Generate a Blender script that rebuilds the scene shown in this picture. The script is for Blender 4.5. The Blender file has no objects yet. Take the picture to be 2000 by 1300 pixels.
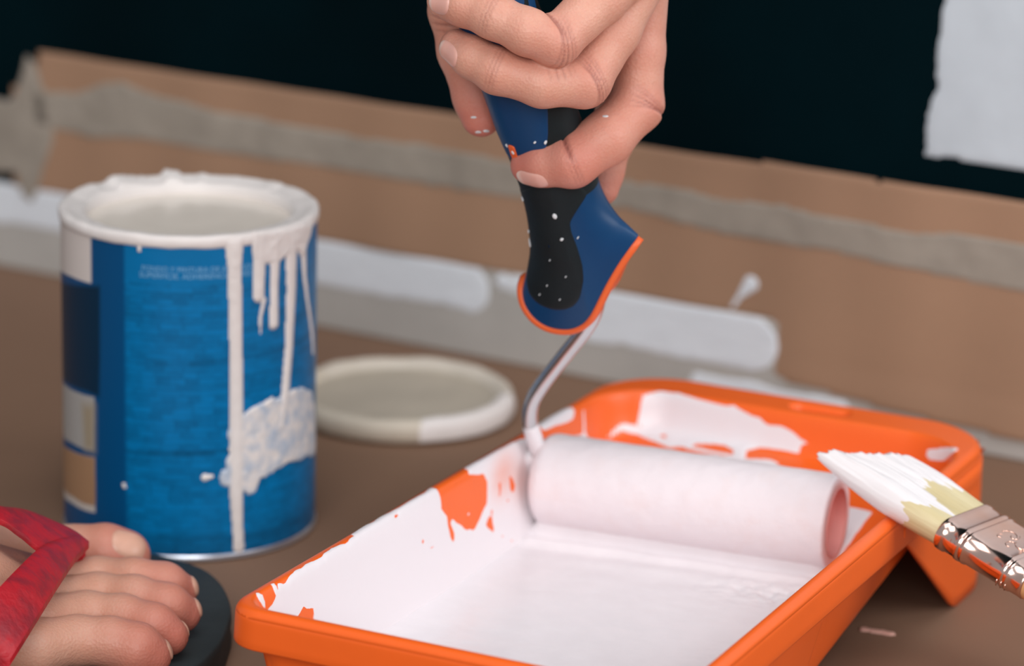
import bpy, math, random
import numpy as np
from mathutils import Vector, Matrix

random.seed(4)
rng = np.random.default_rng(4)
sc = bpy.context.scene
COL = sc.collection

# ------------------------------------------------------------------ camera
cam = bpy.data.cameras.new('camera')
cam.sensor_width = 36.0
cam.lens = 119.75
cam.clip_start = .02
cam.dof.use_dof = True
cam.dof.focus_distance = 1.25
cam.dof.aperture_fstop = 6.6
camo = bpy.data.objects.new('camera', cam)
COL.objects.link(camo)
camo.matrix_world = Matrix(([[0.99969,-0.02474,-0,0],[0.00695,0.28095,-0.9597,0],[0.02374,0.9594,0.28104,0.49589],[0,0,0,1]]))
sc.camera = camo

# ------------------------------------------------------------------ light
w = bpy.data.worlds.new('daylight')
sc.world = w
w.use_nodes = True
bg = w.node_tree.nodes['Background']
bg.inputs[0].default_value = (.86, .93, 1.0, 1)
bg.inputs[1].default_value = .36


def area(name, loc, aim, size, size_y, power, color):
    l = bpy.data.lights.new(name, 'AREA')
    l.shape = 'RECTANGLE'
    l.size, l.size_y = size, size_y
    l.energy = power
    l.color = color
    o = bpy.data.objects.new(name, l)
    COL.objects.link(o)
    o.location = loc
    o.rotation_euler = (Vector(aim)-Vector(loc)).to_track_quat('-Z', 'Y').to_euler()
    return o


area('ceiling_light', (.05, .75, 1.95), (-.03, 1.3, 0), 1.2, 1.1, 12.5, (1.0, .975, .97))
area('front_window', (-.15, -.6, 1.0), (-.05, 1.4, 0), 1.3, .9, 22, (1.0, .97, .96))
area('side_window', (1.15, .6, .75), (.3, 1.5, .05),   .8, .8, 8.5, (.97, .98, 1.0))
sc.view_settings.view_transform = 'Standard'
sc.view_settings.look = 'None'
sc.view_settings.gamma = 1
sc.view_settings.use_curve_mapping = False
sc.view_settings.exposure = 0.0


# ------------------------------------------------------------------ helpers
def lin(rgb):
    a = np.asarray(rgb, float)/255
    return np.where(a <= .04045, a/12.92, ((a+.055)/1.055)**2.4)


def c4(rgb):
    return tuple(lin(rgb))+(1.0,)


class Nt:
    """small shortcut round one material's node tree"""
    def __init__(s, name):
        s.m = bpy.data.materials.new(name)
        s.m.use_nodes = True
        s.t = s.m.node_tree
        s.b = s.t.nodes['Principled BSDF']

    def n(s, kind, **kw):
        x = s.t.nodes.new(kind)
        for k, v in kw.items():
            if k in x.inputs:
                x.inputs[k].default_value = v
            else:
                setattr(x, k, v)
        return x

    def l(s, a, b):
        s.t.links.new(a, b)

    def coord(s):
        return s.n('ShaderNodeTexCoord').outputs['Object']

    def noise(s, scale, detail=4, rough=.55, vec=None, stretch=None):
        x = s.n('ShaderNodeTexNoise', Scale=scale, Detail=detail, Roughness=rough)
        v = vec or s.coord()
        if stretch:
            m = s.n('ShaderNodeMapping')
            m.inputs['Scale'].default_value = stretch
            s.l(v, m.inputs[0])
            v = m.outputs[0]
        s.l(v, x.inputs['Vector'])
        return x.outputs['Fac']

    def mix(s, fac, a, b):
        x = s.n('ShaderNodeMix', data_type='RGBA')
        for sock, v in ((x.inputs[0], fac), (x.inputs[6], a), (x.inputs[7], b)):
            if isinstance(v, (tuple, float, int)):
                sock.default_value = v
            else:
                s.l(v, sock)
        return x.outputs[2]

    def ramp(s, v, lo, hi, a=0., b=1.):
        x = s.n('ShaderNodeMapRange')
        s.l(v, x.inputs[0])
        for i, q in enumerate((lo, hi, a, b)):
            x.inputs[i+1].default_value = q
        return x.outputs[0]

    def attr(s, name):
        return s.n('ShaderNodeAttribute', attribute_name=name)

    def color(s, v):
        if isinstance(v, tuple):
            s.b.inputs['Base Color'].default_value = v
        else:
            s.l(v, s.b.inputs['Base Color'])

    def set(s, **kw):
        for k, v in kw.items():
            k = k.replace('_', ' ')
            if isinstance(v, (int, float, tuple)):
                s.b.inputs[k].default_value = v
            else:
                s.l(v, s.b.inputs[k])
        return s

    def bump(s, h, strength=.3, dist=.001):
        x = s.n('ShaderNodeBump')
        x.inputs['Strength'].default_value = strength
        x.inputs['Distance'].default_value = dist
        s.l(h, x.inputs['Height'])
        s.l(x.outputs[0], s.b.inputs['Normal'])


def plain(name, rgb, rough=.5, spec=.4, var=.0, nscale=60, bump=0., metal=0., dist=.001, stretch=None):
    t = Nt(name)
    c = c4(rgb)
    if var:
        d = tuple(max(0, q*(1-var)) for q in c[:3])+(1,)
        e = tuple(min(1, q*(1+var)) for q in c[:3])+(1,)
        t.color(t.mix(t.ramp(t.noise(nscale, stretch=stretch), .3, .7), d, e))
    else:
        t.color(c)
    t.set(Roughness=rough, Metallic=metal)
    t.b.inputs['Specular IOR Level'].default_value = spec
    if bump:
        t.bump(t.noise(nscale*3, stretch=stretch), bump, dist)
    return t.m


MATW = {}


def empty(name, loc=(0, 0, 0), rot=None, **props):
    o = bpy.data.objects.new(name, None)
    COL.objects.link(o)
    o.empty_display_size = .03
    m = rot.to_4x4() if rot is not None else Matrix.Identity(4)
    m.translation = Vector(loc)
    o.matrix_world = m
    MATW[o.name] = m.copy()
    for k, v in props.items():
        o[k] = v
    return o


def mk(name, V, F, mat, parent=None, smooth=True, world=False, attrs=None, cattr=None, **props):
    """one mesh object; vertices in the parent's frame, or in the world's if asked"""
    V = np.asarray(V, float).reshape(-1, 3)
    me = bpy.data.meshes.new(name)
    if parent is not None and world:
        im = np.array(full(parent).inverted())
        V = V@im[:3, :3].T+im[:3, 3]
    if isinstance(F, np.ndarray) and F.ndim == 2:
        k = F.shape[1]
        me.vertices.add(len(V))
        me.vertices.foreach_set('co', V.astype(np.float32).ravel())
        me.loops.add(F.size)
        me.loops.foreach_set('vertex_index', F.astype(np.int32).ravel())
        me.polygons.add(len(F))
        me.polygons.foreach_set('loop_start', np.arange(0, F.size, k, dtype=np.int32))
        me.update(calc_edges=True)
        me.validate()
    else:
        me.from_pydata(V.tolist(), [], [list(map(int, q)) for q in F])
        me.update()
    if smooth:
        me.polygons.foreach_set('use_smooth', [True]*len(me.polygons))
    for k, a in (attrs or {}).items():
        at = me.attributes.new(k, 'FLOAT', 'POINT')
        at.data.foreach_set('value', np.asarray(a, np.float32))
    if cattr is not None:
        at = me.color_attributes.new('print', 'FLOAT_COLOR', 'POINT')
        at.data.foreach_set('color', np.c_[cattr, np.ones(len(cattr))].astype(np.float32).ravel())
    if mat is not None:
        me.materials.append(mat)
    o = bpy.data.objects.new(name, me)
    COL.objects.link(o)
    if parent is not None:
        o.parent = parent
        MATW[o.name] = Matrix.Identity(4)
    for k, v in props.items():
        o[k] = v
    return o


def full(o):
    m = MATW.get(o.name, Matrix.Identity(4))
    return full(o.parent)@m if o.parent else m


def gridfaces(n, m, wrap=False):
    """faces of an n x m grid of vertices (row-major); wrap joins the last column to the first"""
    i = np.arange(n-1)[:, None]
    j = np.arange(m if wrap else m-1)[None, :]
    k = (j+1) % m
    return np.stack([i*m+j, i*m+k, (i+1)*m+k, (i+1)*m+j], -1).reshape(-1, 4)


def loft(rings, cap=True):
    """rings: list of (m,3) closed loops"""
    n, m = len(rings), len(rings[0])
    V = np.concatenate(rings)
    F = gridfaces(n, m, True)
    F = [list(q) for q in F]
    if cap:
        for ring, rev in ((0, True), (n-1, False)):
            c = len(V)
            V = np.vstack([V, np.asarray(rings[ring]).mean(0)])
            for j in range(m):
                a, b = ring*m+j, ring*m+(j+1) % m
                F.append([b, a, c] if rev else [a, b, c])
    return V, F


def catmull(P, n):
    P = np.asarray(P, float)
    Q = np.vstack([2*P[0]-P[1], P, 2*P[-1]-P[-2]])
    s = np.linspace(0, len(P)-1, n)
    i = np.minimum(s.astype(int), len(P)-2)
    t = (s-i)[:, None]
    a, b, c, d = Q[i], Q[i+1], Q[i+2], Q[i+3]
    return .5*(2*b+(c-a)*t+(2*a-5*b+4*c-d)*t**2+(3*b-a-3*c+d)*t**3)


def tube(P, rad, m=20, cap=True):
    P = np.asarray(P, float)
    rad = np.broadcast_to(rad, len(P))
    T = np.gradient(P, axis=0)
    T /= np.linalg.norm(T, axis=1)[:, None]
    N = np.cross(T[0], [.31, .52, .8])
    rings = []
    for p, t, q in zip(P, T, rad):
        N = N-t*(N@t)
        N /= np.linalg.norm(N)
        B = np.cross(t, N)
        a = np.linspace(0, 2*np.pi, m, endpoint=False)[:, None]
        rings.append(p+q*(np.cos(a)*N+np.sin(a)*B))
    return loft(rings, cap)


def lathe(prof, m=96, wob=None):
    a = np.linspace(0, 2*np.pi, m, endpoint=False)
    rings = []
    for r, z in prof:
        rings.append(np.c_[r*np.cos(a), r*np.sin(a), np.full(m, z)])
    V = np.concatenate(rings)
    F = gridfaces(len(prof), m, True)
    return V, F


def _hash(i, j, k, s):
    x = (i*374761393+j*668265263+k*2147483647+s*1274126177) & 0xffffffff
    x = ((x ^ (x >> 13))*1274126177) & 0xffffffff
    return ((x ^ (x >> 16)) & 0xffff)/65535.


def vnoise(x, y, z=0., seed=0, octaves=1):
    """smooth value noise, 0..1, on arrays"""
    x, y, z = np.broadcast_arrays(*(np.asarray(q, float) for q in (x, y, z)))
    out = np.zeros(x.shape)
    amp, tot = 1., 0.
    for o in range(octaves):
        i, j, k = (np.floor(q).astype(np.int64) for q in (x, y, z))
        fx, fy, fz = x-i, y-j, z-k
        fx, fy, fz = (q*q*(3-2*q) for q in (fx, fy, fz))
        v = 0
        for di in (0, 1):
            for dj in (0, 1):
                for dk in (0, 1):
                    v = v+_hash(i+di, j+dj, k+dk, seed+o)*(fx if di else 1-fx)*(fy if dj else 1-fy)*(fz if dk else 1-fz)
        out += amp*v
        tot += amp
        amp *= .5
        x, y, z = x*2.03, y*2.03, z*2.03
    return out/tot


def sdpoly(x, y, P):
    """signed distance to a polygon, negative inside"""
    P = np.asarray(P, float)
    d = np.full(x.shape, 1e9)
    s = np.zeros(x.shape, bool)
    for a, b in zip(P, np.roll(P, -1, 0)):
        ex, ey = b-a
        wx, wy = x-a[0], y-a[1]
        t = np.clip((wx*ex+wy*ey)/(ex*ex+ey*ey+1e-12), 0, 1)
        d = np.minimum(d, (wx-ex*t)**2+(wy-ey*t)**2)
        c = (a[1] <= y) != (b[1] <= y)
        with np.errstate(divide='ignore', invalid='ignore'):
            xi = a[0]+(y-a[1])/(ey if abs(ey) > 1e-12 else 1e-12)*ex
        s ^= c & (x < xi)
    d = np.sqrt(d)
    return np.where(s, -d, d)


def sdcap(x, y, a, b, ra, rb):
    ex, ey = b[0]-a[0], b[1]-a[1]
    t = np.clip(((x-a[0])*ex+(y-a[1])*ey)/(ex*ex+ey*ey+1e-9), 0, 1)
    return np.hypot(x-a[0]-ex*t, y-a[1]-ey*t)-(ra+(rb-ra)*t)


def sdline(x, y, pts, rad):
    d = 1e9
    for i in range(len(pts)-1):
        d = np.minimum(d, sdcap(x, y, pts[i], pts[i+1], rad[i], rad[i+1]))
    return d


def relief(name, mapfn, sdf, bounds, step, H, wd, mat, parent=None, lump=0., seed=0, base=-.25, **props):
    """a layer lying on a surface: the region sdf<0 raised by H with a rounded edge wd wide"""
    x0, x1, y0, y1 = bounds
    X, Y = np.meshgrid(np.arange(x0, x1+step, step), np.arange(y0, y1+step, step), indexing='ij')
    d = sdf(X, Y)
    e = np.clip(-d/wd, 0, 1)
    h = H*np.sqrt(np.maximum(1-(1-e)**2, 0))
    if lump:
        h = h*(1+lump*(vnoise(X*.35, Y*.35, 0, seed, 2)-.5))
    h = np.where(d > 0, base*np.clip(d/step, 0, 1), h)
    F = gridfaces(*X.shape)
    ok = (d.ravel()[F].min(1) < 0)
    F = F[ok]
    use = np.unique(F)
    re = np.full(X.size, -1)
    re[use] = np.arange(len(use))
    V = mapfn(X.ravel()[use], Y.ravel()[use], h.ravel()[use])
    return mk(name, V, re[F], mat, parent, **props)


def surface_nets(f, lo, hi, h):
    """smooth closed surface of f(points)<0 sampled on a grid"""
    lo, hi = np.asarray(lo, float), np.asarray(hi, float)
    n = np.ceil((hi-lo)/h).astype(int)+1
    ax = [lo[i]+h*np.arange(n[i]) for i in range(3)]
    v = np.empty(n, np.float32)
    for a in range(0, n[0], 24):
        X, Y, Z = np.meshgrid(ax[0][a:a+24], ax[1], ax[2], indexing='ij')
        v[a:a+24] = f(np.stack([X, Y, Z], -1).reshape(-1, 3).astype(np.float32)).reshape(X.shape)
    s = v < 0
    cs = [s[i:n[0]-1+i, j:n[1]-1+j, k:n[2]-1+k] for i in (0, 1) for j in (0, 1) for k in (0, 1)]
    tot = sum(q.astype(np.int8) for q in cs)
    act = np.argwhere((tot > 0) & (tot < 8))
    idx = np.full(n-1, -1, np.int64)
    idx[tuple(act.T)] = np.arange(len(act))
    acc = np.zeros((len(act), 3))
    cnt = np.zeros(len(act))
    cor = [(i, j, k) for i in (0, 1) for j in (0, 1) for k in (0, 1)]
    for a in cor:
        for d in range(3):
            if a[d]:
                continue
            b = list(a)
            b[d] = 1
            pa, pb = act+a, act+b
            va, vb = v[tuple(pa.T)], v[tuple(pb.T)]
            m = (va < 0) != (vb < 0)
            t = va[m]/(va[m]-vb[m])
            acc[m] += pa[m]+(pb[m]-pa[m])*t[:, None]
            cnt[m] += 1
    V = lo+h*acc/cnt[:, None]
    Fs = []
    for d in range(3):
        e1, e2 = (d+1) % 3, (d+2) % 3
        sl = [slice(None)]*3
        sl2 = [slice(None)]*3
        sl[d], sl2[d] = slice(0, n[d]-1), slice(1, n[d])
        A, B = s[tuple(sl)], s[tuple(sl2)]
        ch = np.argwhere(A != B)
        ch = ch[(ch[:, e1] > 0) & (ch[:, e2] > 0) & (ch[:, e1] < n[e1]-1) & (ch[:, e2] < n[e2]-1)]
        o1, o2 = np.eye(3, dtype=int)[e1], np.eye(3, dtype=int)[e2]
        q = np.stack([idx[tuple((ch-o1-o2).T)], idx[tuple((ch-o2).T)], idx[tuple(ch.T)], idx[tuple((ch-o1).T)]], 1)
        fl = A[tuple(ch.T)]
        q[~fl] = q[~fl][:, ::-1]
        Fs.append(q)
    return V, np.concatenate(Fs)


def cone(P, a, b, ra, rb):
    a, b = np.asarray(a, np.float32), np.asarray(b, np.float32)
    e = b-a
    t = np.clip((P-a)@e/(e@e+1e-9), 0, 1)
    return np.linalg.norm(P-a-t[:, None]*e, axis=1)-(ra+(rb-ra)*t)


TW, TL, TZ = 174.0, 338.0, 62.0
def rrect(u, v, u0, u1, v0, v1, r, rn=None):
    r = r if rn is None else np.where(v < (v0+v1)/2, rn, r)
    cx, cy, hx, hy = (u0+u1)/2, (v0+v1)/2, (u1-u0)/2-r, (v1-v0)/2-r
    qx, qy = np.abs(u-cx)-hx, np.abs(v-cy)-hy
    return np.hypot(np.maximum(qx, 0), np.maximum(qy, 0))+np.minimum(np.maximum(qx, qy), 0)-r
def smin(a, b, k):
    h = np.clip(.5+.5*(b-a)/k, 0, 1)
    return b+(a-b)*h-k*h*(1-h)
def smax(a, b, k):
    return -smin(-a, -b, k)
def basin(u, v):
    """height (mm) of the upper face of the tray at u across, v along"""
    t = -rrect(u, v, 6.2, TW-6.2, 6.2, TL-23, 28, 11)
    ramp = np.clip((v-166)/154., 0, 1)
    fl = 8+40*ramp
    z = smax(fl, smin(TZ-4.5*t, TZ+0*t, 5), 10)
    to = np.clip(-rrect(u, v, 0, TW, 0, TL, 34, 15), 0, 4)
    z = z-(4-np.sqrt(np.maximum(16-(4-to)**2, 0)))
    slot = rrect(u, v, 88-4, 88+22, TL-17, TL-10, 3.4)
    return z-6*np.clip(.5-slot/1.6, 0, 1)
def unroll(u, v):
    """the tray's skin laid flat: the walls folded outward by their height above the floor"""
    e = np.maximum(basin(u, v)-(8+40*np.clip((v-166)/154., 0, 1)), 0)
    L, R_ = np.clip((45-u)/15, 0, 1), np.clip((u-TW+45)/15, 0, 1)
    N, F = np.clip((45-v)/15, 0, 1), np.clip((v-TL+60)/15, 0, 1)
    return u-e*L+e*R_, v-e*N+e*F
def taper(V):
    """the tray is a little wider at its near end"""
    V = np.array(V, float)
    k = 5.0*np.maximum(0, 1-V[:, 1]/235)
    V[:, 0] -= k*(1-V[:, 0]/TW)
    return V



def chain(P, pts, k=2.5):
    d = None
    for p, q in zip(pts[:-1], pts[1:]):
        e = cone(P, p[:3], q[:3], p[3], q[3])
        d = e if d is None else smin(d, e, k)
    return d


def grad(f, p, e=.4):
    p = np.asarray(p, np.float32)
    D = np.eye(3, dtype=np.float32)*e
    g = f(p+D)-f(p-D)
    return g/np.linalg.norm(g)


def onto(f, P, n, it=10):
    """push points along n until they lie on f=0"""
    P = np.array(P, np.float32)
    for _ in range(it):
        P = P-f(P)[:, None]*n*.9
    return P


def nail(name, f, c, along, n0, L, W, mat, parent, lift=.5):
    """a finger- or toenail: a small rounded plate laid on the skin"""
    c = np.asarray(c, np.float32)
    n = np.asarray(n0, float)
    n /= np.linalg.norm(n)
    c = onto(f, [c+n*3], n)[0]
    n = grad(f, c)*.5+n*.5
    n /= np.linalg.norm(n)
    x = np.asarray(along, float)
    x = x-n*(x@n)
    x /= np.linalg.norm(x)
    y = np.cross(n, x)
    R, M = 9, 36
    V, tip = [], []
    for i in range(R+1):
        q = i/R
        for j in range(M):
            a = 2*np.pi*j/M
            ca, sa = np.cos(a), np.sin(a)
            ex = np.sign(ca)*abs(ca)**.7
            ey = np.sign(sa)*abs(sa)**.8
            V.append(c+x*ex*q*L/2+y*ey*q*W/2)
            tip.append(ex*q)
    V = onto(f, V, n.astype(np.float32))
    q = np.repeat(np.arange(R+1)/R, M)
    V = V+n*(lift*np.where(q > .95, -.6, np.sqrt(np.maximum(1-q**6, 0))))[:, None]
    return mk(name, V/1000, gridfaces(R+1, M, True), mat, parent, attrs={'tip': np.array(tip)})


def overlay(name, surf, outline, mat, parent, H=.5, rings=10, n=140, **props):
    """a pad following a surface, with the outline given in the surface's own plane"""
    P = np.asarray(outline, float)
    P = np.vstack([P, P[:1]])
    s = np.r_[0, np.cumsum(np.linalg.norm(np.diff(P, axis=0), axis=1))]
    t = np.linspace(0, s[-1], n, endpoint=False)
    Q = np.c_[np.interp(t, s, P[:, 0]), np.interp(t, s, P[:, 1])]
    for _ in range(2):
        Q = .25*np.roll(Q, 1, 0)+.5*Q+.25*np.roll(Q, -1, 0)
    c = Q.mean(0)
    qs = np.r_[np.linspace(.02, .9, rings), .96, .985, 1.0]
    hs = np.r_[np.ones(rings)*H, H*.9, H*.6, -.3]
    V = []
    for q, h in zip(qs, hs):
        V.append(surf(c+(Q-c)*q, h))
    V = np.concatenate(V)
    return mk(name, V/1000, gridfaces(len(qs), n, True), mat, parent, **props)


# ------------------------------------------------------------------ materials
def kraft(name, rgb, wave=0):
    t = Nt(name)
    a = t.noise(7, 5)
    b = t.noise(900, 3)
    c = c4(rgb)
    k = t.mix(t.ramp(a, .3, .7), tuple(q*.93 for q in c[:3])+(1,), tuple(q*1.06 for q in c[:3])+(1,))
    k2 = t.mix(t.ramp(b, .35, .75, 0, .16), k, tuple(q*.6 for q in c[:3])+(1,))
    t.color(k2)
    t.set(Roughness=.72)
    t.b.inputs['Specular IOR Level'].default_value = .25
    t.bump(b, .15, .0005)
    return t.m


M_floor = kraft('kraft_floor', (134, 104, 84))
M_paper = kraft('kraft_paper', (172, 136, 110))
M_tape = plain('masking_tape', (163, 153, 141), .75, .2, .1, 40, .3)
M_wall = plain('dark_teal_paint', (0, 19, 24), .7, .04, .25, 8, .05)
M_base = plain('worn_white_board', (188, 184, 178), .5, .3, .1, 18)
M_stroke = plain('white_wall_paint', (236, 241, 247), .5, .35, .04, 60, .3, stretch=(1, 1, 6))
M_patch = plain('white_roller_paint', (206, 215, 222), .6, .3, .06, 25, .3)


def paintmat(name, rgb, rough=.28, bump=.12):
    t = Nt(name)
    c = c4(rgb)
    t.color(t.mix(t.ramp(t.noise(70, 4), .3, .7), tuple(q*.975 for q in c[:3])+(1,), tuple(min(1, q*1.02) for q in c[:3])+(1,)))
    t.set(Roughness=rough)
    t.b.inputs['Specular IOR Level'].default_value = .4
    t.bump(t.noise(420, 4), bump, .0006)
    return t.m


M_paint = paintmat('wet_white_paint', (235, 229, 232))
M_dry = paintmat('cream_white_paint', (233, 226, 222), .42, .1)
M_liquid = paintmat('paint_in_the_can', (232, 222, 210), .2, .0)
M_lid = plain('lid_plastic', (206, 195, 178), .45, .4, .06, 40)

# ------------------------------------------------------------------ setting
FLOOR = mk('floor', [(-1.6, .2, 0), (2.2, .2, 0), (2.2, 3, 0), (-1.6, 3, 0), (-1.6, .2, -.02), (2.2, .2, -.02), (2.2, 3, -.02), (-1.6, 3, -.02)],
           [(0, 1, 2, 3), (7, 6, 5, 4), (0, 4, 5, 1), (1, 5, 6, 2), (2, 6, 7, 3), (3, 7, 4, 0)], M_floor, smooth=False, kind='structure')

WO = np.array([-0.2813,1.7994,0])
WU = np.array([0.86733,-0.49773,0])
WN = np.array([-0.49773,-0.86733,0])


def wall_map(off):
    """wall coordinates (mm along, mm up, mm out) to the world"""
    def g(s, z, h):
        return WO+WU*(np.asarray(s)[:, None]/1000)+np.array([0, 0, 1])*(np.asarray(z)[:, None]/1000)+WN*((np.asarray(h)[:, None]+off)/1000)
    return g


def wall_box(name, s0, s1, z0, z1, o0, o1, mat, bev=0, **props):
    g = wall_map(0)
    q = np.array([(s, z, h) for s in (s0, s1) for z in (z0, z1) for h in (o0, o1)], float)
    V = g(q[:, 0], q[:, 1], q[:, 2])
    F = [(0, 1, 3, 2), (4, 6, 7, 5), (0, 4, 5, 1), (2, 3, 7, 6), (0, 2, 6, 4), (1, 5, 7, 3)]
    o = mk(name, V, F, mat, smooth=False, **props)
    if bev:
        m = o.modifiers.new('edge', 'BEVEL')
        m.width = bev
        m.segments = 3
    return o


WALL = wall_box('wall_back', -1600, 1500, 0, 2400, -66, -6, M_wall, kind='structure')
BASE = wall_box('baseboard_back', -1600, 1500, 0, 47, -6, 0, M_base, .0015, kind='structure')


def wobble(X, Y, amp, sc_, seed):
    return amp*(vnoise(X/sc_, Y/sc_, 0, seed, 3)-.5)*2


def wall_layer(name, sdf, bounds, step, H, mat, parent=None, off=-6, wd=1.5, **props):
    return relief(name, wall_map(off), sdf, bounds, step, H, wd, mat, parent, base=-.4, **props)


P_patch = [(539, 137), (1200, 137), (1200, 900), (566, 900), (560, 420), (549, 300), (545, 212), (542, 190), (543, 170), (539.5, 155)]
wall_layer('paint_patch', lambda X, Y: sdpoly(X, Y, P_patch)+wobble(X, Y, 1.6, 5, 3)*np.clip((X < 556)*1., 0, 1), (530, 1203, 134, 903), 1.6, .5, M_patch, WALL)
# strokes of white paint along the baseboard
for pts, rad, sd in [([(-420, 38), (60, 37), (140, 36), (299, 35)], [11, 12, 12, 11.5], 1),
                     ([(318, 42), (356, 41)], [4, 5], 3),
                     ([(364, 34), (457, 33.5)], [14, 13.5], 5),
                     ([(430, 8), (505, 8)], [6, 5], 7)]:
    xs = [q[0] for q in pts]
    ys = [q[1] for q in pts]
    wall_layer('paint_stroke', lambda X, Y, pts=pts, rad=rad, sd=sd: np.maximum(sdline(X, Y, pts, rad)+wobble(X*.4, Y, 1.8, 5, sd), Y-46.6),
               (min(xs)-14, max(xs)+14, max(1, min(ys)-14), min(46.8, max(ys)+14)), 1.3, .5, M_stroke, BASE, off=0)

# ------------------------------------------------------------------ kraft paper taped along the wall
P_paper = [(12, 101), (28, 102), (29.5, 122.6), (230, 122.8), (400, 121.8), (600, 122.6), (1400, 122), (1400, 11), (700, 11), (600, 11.5), (522, 15.5), (500, 17), (478, 18.5),
           (469, 20), (467, 47.2), (300, 47.3), (80, 47.4), (12, 47.5)]


def paper_map(s, z, h):
    out = 2.2+1.0*np.sin(s/31.)*np.sin(s/13.+1)+.8*np.sin(s/90.)+np.clip((s-455)/60, 0, 1)*1.2*(1+np.clip((30-z)/30, 0, 1))
    return wall_map(-2)(s, z, h*1.0+out)


paper = relief('masking_paper', paper_map, lambda X, Y: sdpoly(X, Y, P_paper)+wobble(X, Y, .5, 14, 9), (8, 900, 8, 126), 1.5, .4, .5, M_paper, None, base=-.2,
               label='brown kraft paper masking strip taped along the foot of the dark wall', category='paper')


def tape_thing(sdf, bounds, label, off=2.6, H=.4):
    def g(s, z, h):
        return paper_map(s, z, h+.45+.5*vnoise(s/9., z/9., 0, 2))
    return relief('masking_tape', g, sdf, bounds, 1.0, H, .6, M_tape, None, base=-.1, label=label, category='tape', group='masking tape on the wall paper')


P_tape = [(26, 84), (60, 82), (95, 85), (200, 86), (300, 86), (400, 90), (440, 86), (500, 86), (560, 83), (640, 82), (900, 84), (900, 103), (640, 102), (592, 103), (560, 104), (540, 100),
          (505, 101.5), (470, 103), (440, 101), (420, 103.5), (330, 102), (300, 105), (200, 104), (140, 106), (98, 110), (86, 113), (70, 110), (54, 103), (26, 100)]
tape_thing(lambda X, Y: sdpoly(X, Y, P_tape)+wobble(X, Y, 1.2, 16, 12), (22, 900, 78, 116),
           'long wavy grey tape strip running along the brown wall paper')
P_tape2 = [(-60, 50), (14, 55), (17, 44), (23, 40), (27, 47), (38, 80), (34, 98), (27, 116), (22, 120), (14, 97), (8, 93), (-60, 95)]
tape_thing(lambda X, Y: sdpoly(X, Y, P_tape2)+wobble(X, Y, 1.2, 12, 15), (-60, 44, 36, 124), 'short crumpled grey tape piece at the left end of the brown wall paper')

# drop of paint on the wall paper
relief('paint_drop', paper_map, lambda X, Y: sdline(X, Y, [(446, 50), (449, 55), (455, 62.5)], [1.2, 1.4, 4.2]), (440, 462, 46, 69), .5, 1.0, 2, M_stroke, paper)

# ------------------------------------------------------------------ paint can
CANH, CANR = 141.1, 54.0
can = empty('paint_can', (-0.1375,1.3932,0), Matrix.Rotation(-1.4724, 3, 'Z'),
            label='blue paint can with white paint running down its side', category='paint can')


def can_map(s, z, h):
    a = np.asarray(s)/CANR
    r = (CANR+.3+np.asarray(h))/1000
    return np.c_[r*np.cos(a), r*np.sin(a), np.asarray(z)/1000]


# printed wrapper: every region of the print is a region of flat colour on the cylinder
ns, nz = 620, 400
S, Z = np.meshgrid(np.linspace(-np.pi*CANR, np.pi*CANR, ns, endpoint=False), np.linspace(2.5, CANH-4, nz), indexing='xy')
colr = np.empty(S.shape+(3,))
BLUE, DEEP, NAVY, WHT = lin((0, 112, 170)), lin((0, 76, 126)), lin((0, 44, 70)), lin((222, 212, 206))
colr[:] = DEEP
wob = (vnoise(S/9., Z/5., 0, 4, 3)-.5)


def reg(P, c, soft=.25, edge=0.):
    d = sdpoly(S, Z, P)+edge*wob
    k = np.clip(.5-d/soft/2, 0, 1)[..., None]
    colr[:] = colr*(1-k)+np.asarray(c)*k


xb = -28.2
brick = S > xb
row = np.floor(Z/2.6)
off = _hash(row.astype(np.int64), row.astype(np.int64)*0, row.astype(np.int64)*0+3, 5)*9
wdt = 5+5*_hash(row.astype(np.int64), row.astype(np.int64)*0+1, row.astype(np.int64)*0, 7)
bi = np.floor((S+off+40)/wdt)
tone = .82+.3*_hash(row.astype(np.int64), bi.astype(np.int64), bi.astype(np.int64)*0, 9)+.25*(vnoise(S/3, Z/1.2, 0, 6, 2)-.5)
fz = np.abs((Z/2.6) % 1-.5)
fs = np.abs(((S+off+40)/wdt) % 1-.5)
joint = np.maximum(fz > .42, (fs > .46) & (_hash(row.astype(np.int64), bi.astype(np.int64), bi.astype(np.int64)*0, 2) > .4))
tone = np.where(joint, tone*.8, tone)
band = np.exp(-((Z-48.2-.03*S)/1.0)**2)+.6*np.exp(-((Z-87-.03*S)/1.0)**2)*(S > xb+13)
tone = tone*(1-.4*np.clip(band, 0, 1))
top = Z > 120.9
tone = np.where(top, 1.0+.12*(vnoise(S/6, Z/6, 0, 8, 3)-.5), tone)
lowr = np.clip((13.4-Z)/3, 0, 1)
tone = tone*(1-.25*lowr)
fade = np.clip((S-xb)/1.2, 0, 1)
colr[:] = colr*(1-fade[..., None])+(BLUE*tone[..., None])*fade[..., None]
reg([(-82.3,134.7),(-45.4,141.1),(-45.5,116.4),(-51.8,116.1),(-60.7,115.8),(-82.7,113.5),(-82.5,119)], WHT)
reg([(-82.5,109.6),(-82.7,108.1),(-40.3,116.3),(-40.7,85),(-41.3,68.2),(-49.1,68.9),(-62.2,68.1),(-82.7,65.8),(-82.5,69.4)], NAVY, .9)
reg([(-82.6,67.1),(-82.7,64.2),(-62.3,66.3),(-51,66.8),(-44.4,67.5),(-44.8,43.6),(-51.4,43),(-63.1,42.5),(-82.7,39.9),(-82.5,44.2)], lin((176, 172, 168)), .3, .6)
reg([(-53,62),(-44.4,64.1),(-44.8,43.6),(-51.4,43)], lin((165, 150, 128)), 2.5)
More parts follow.
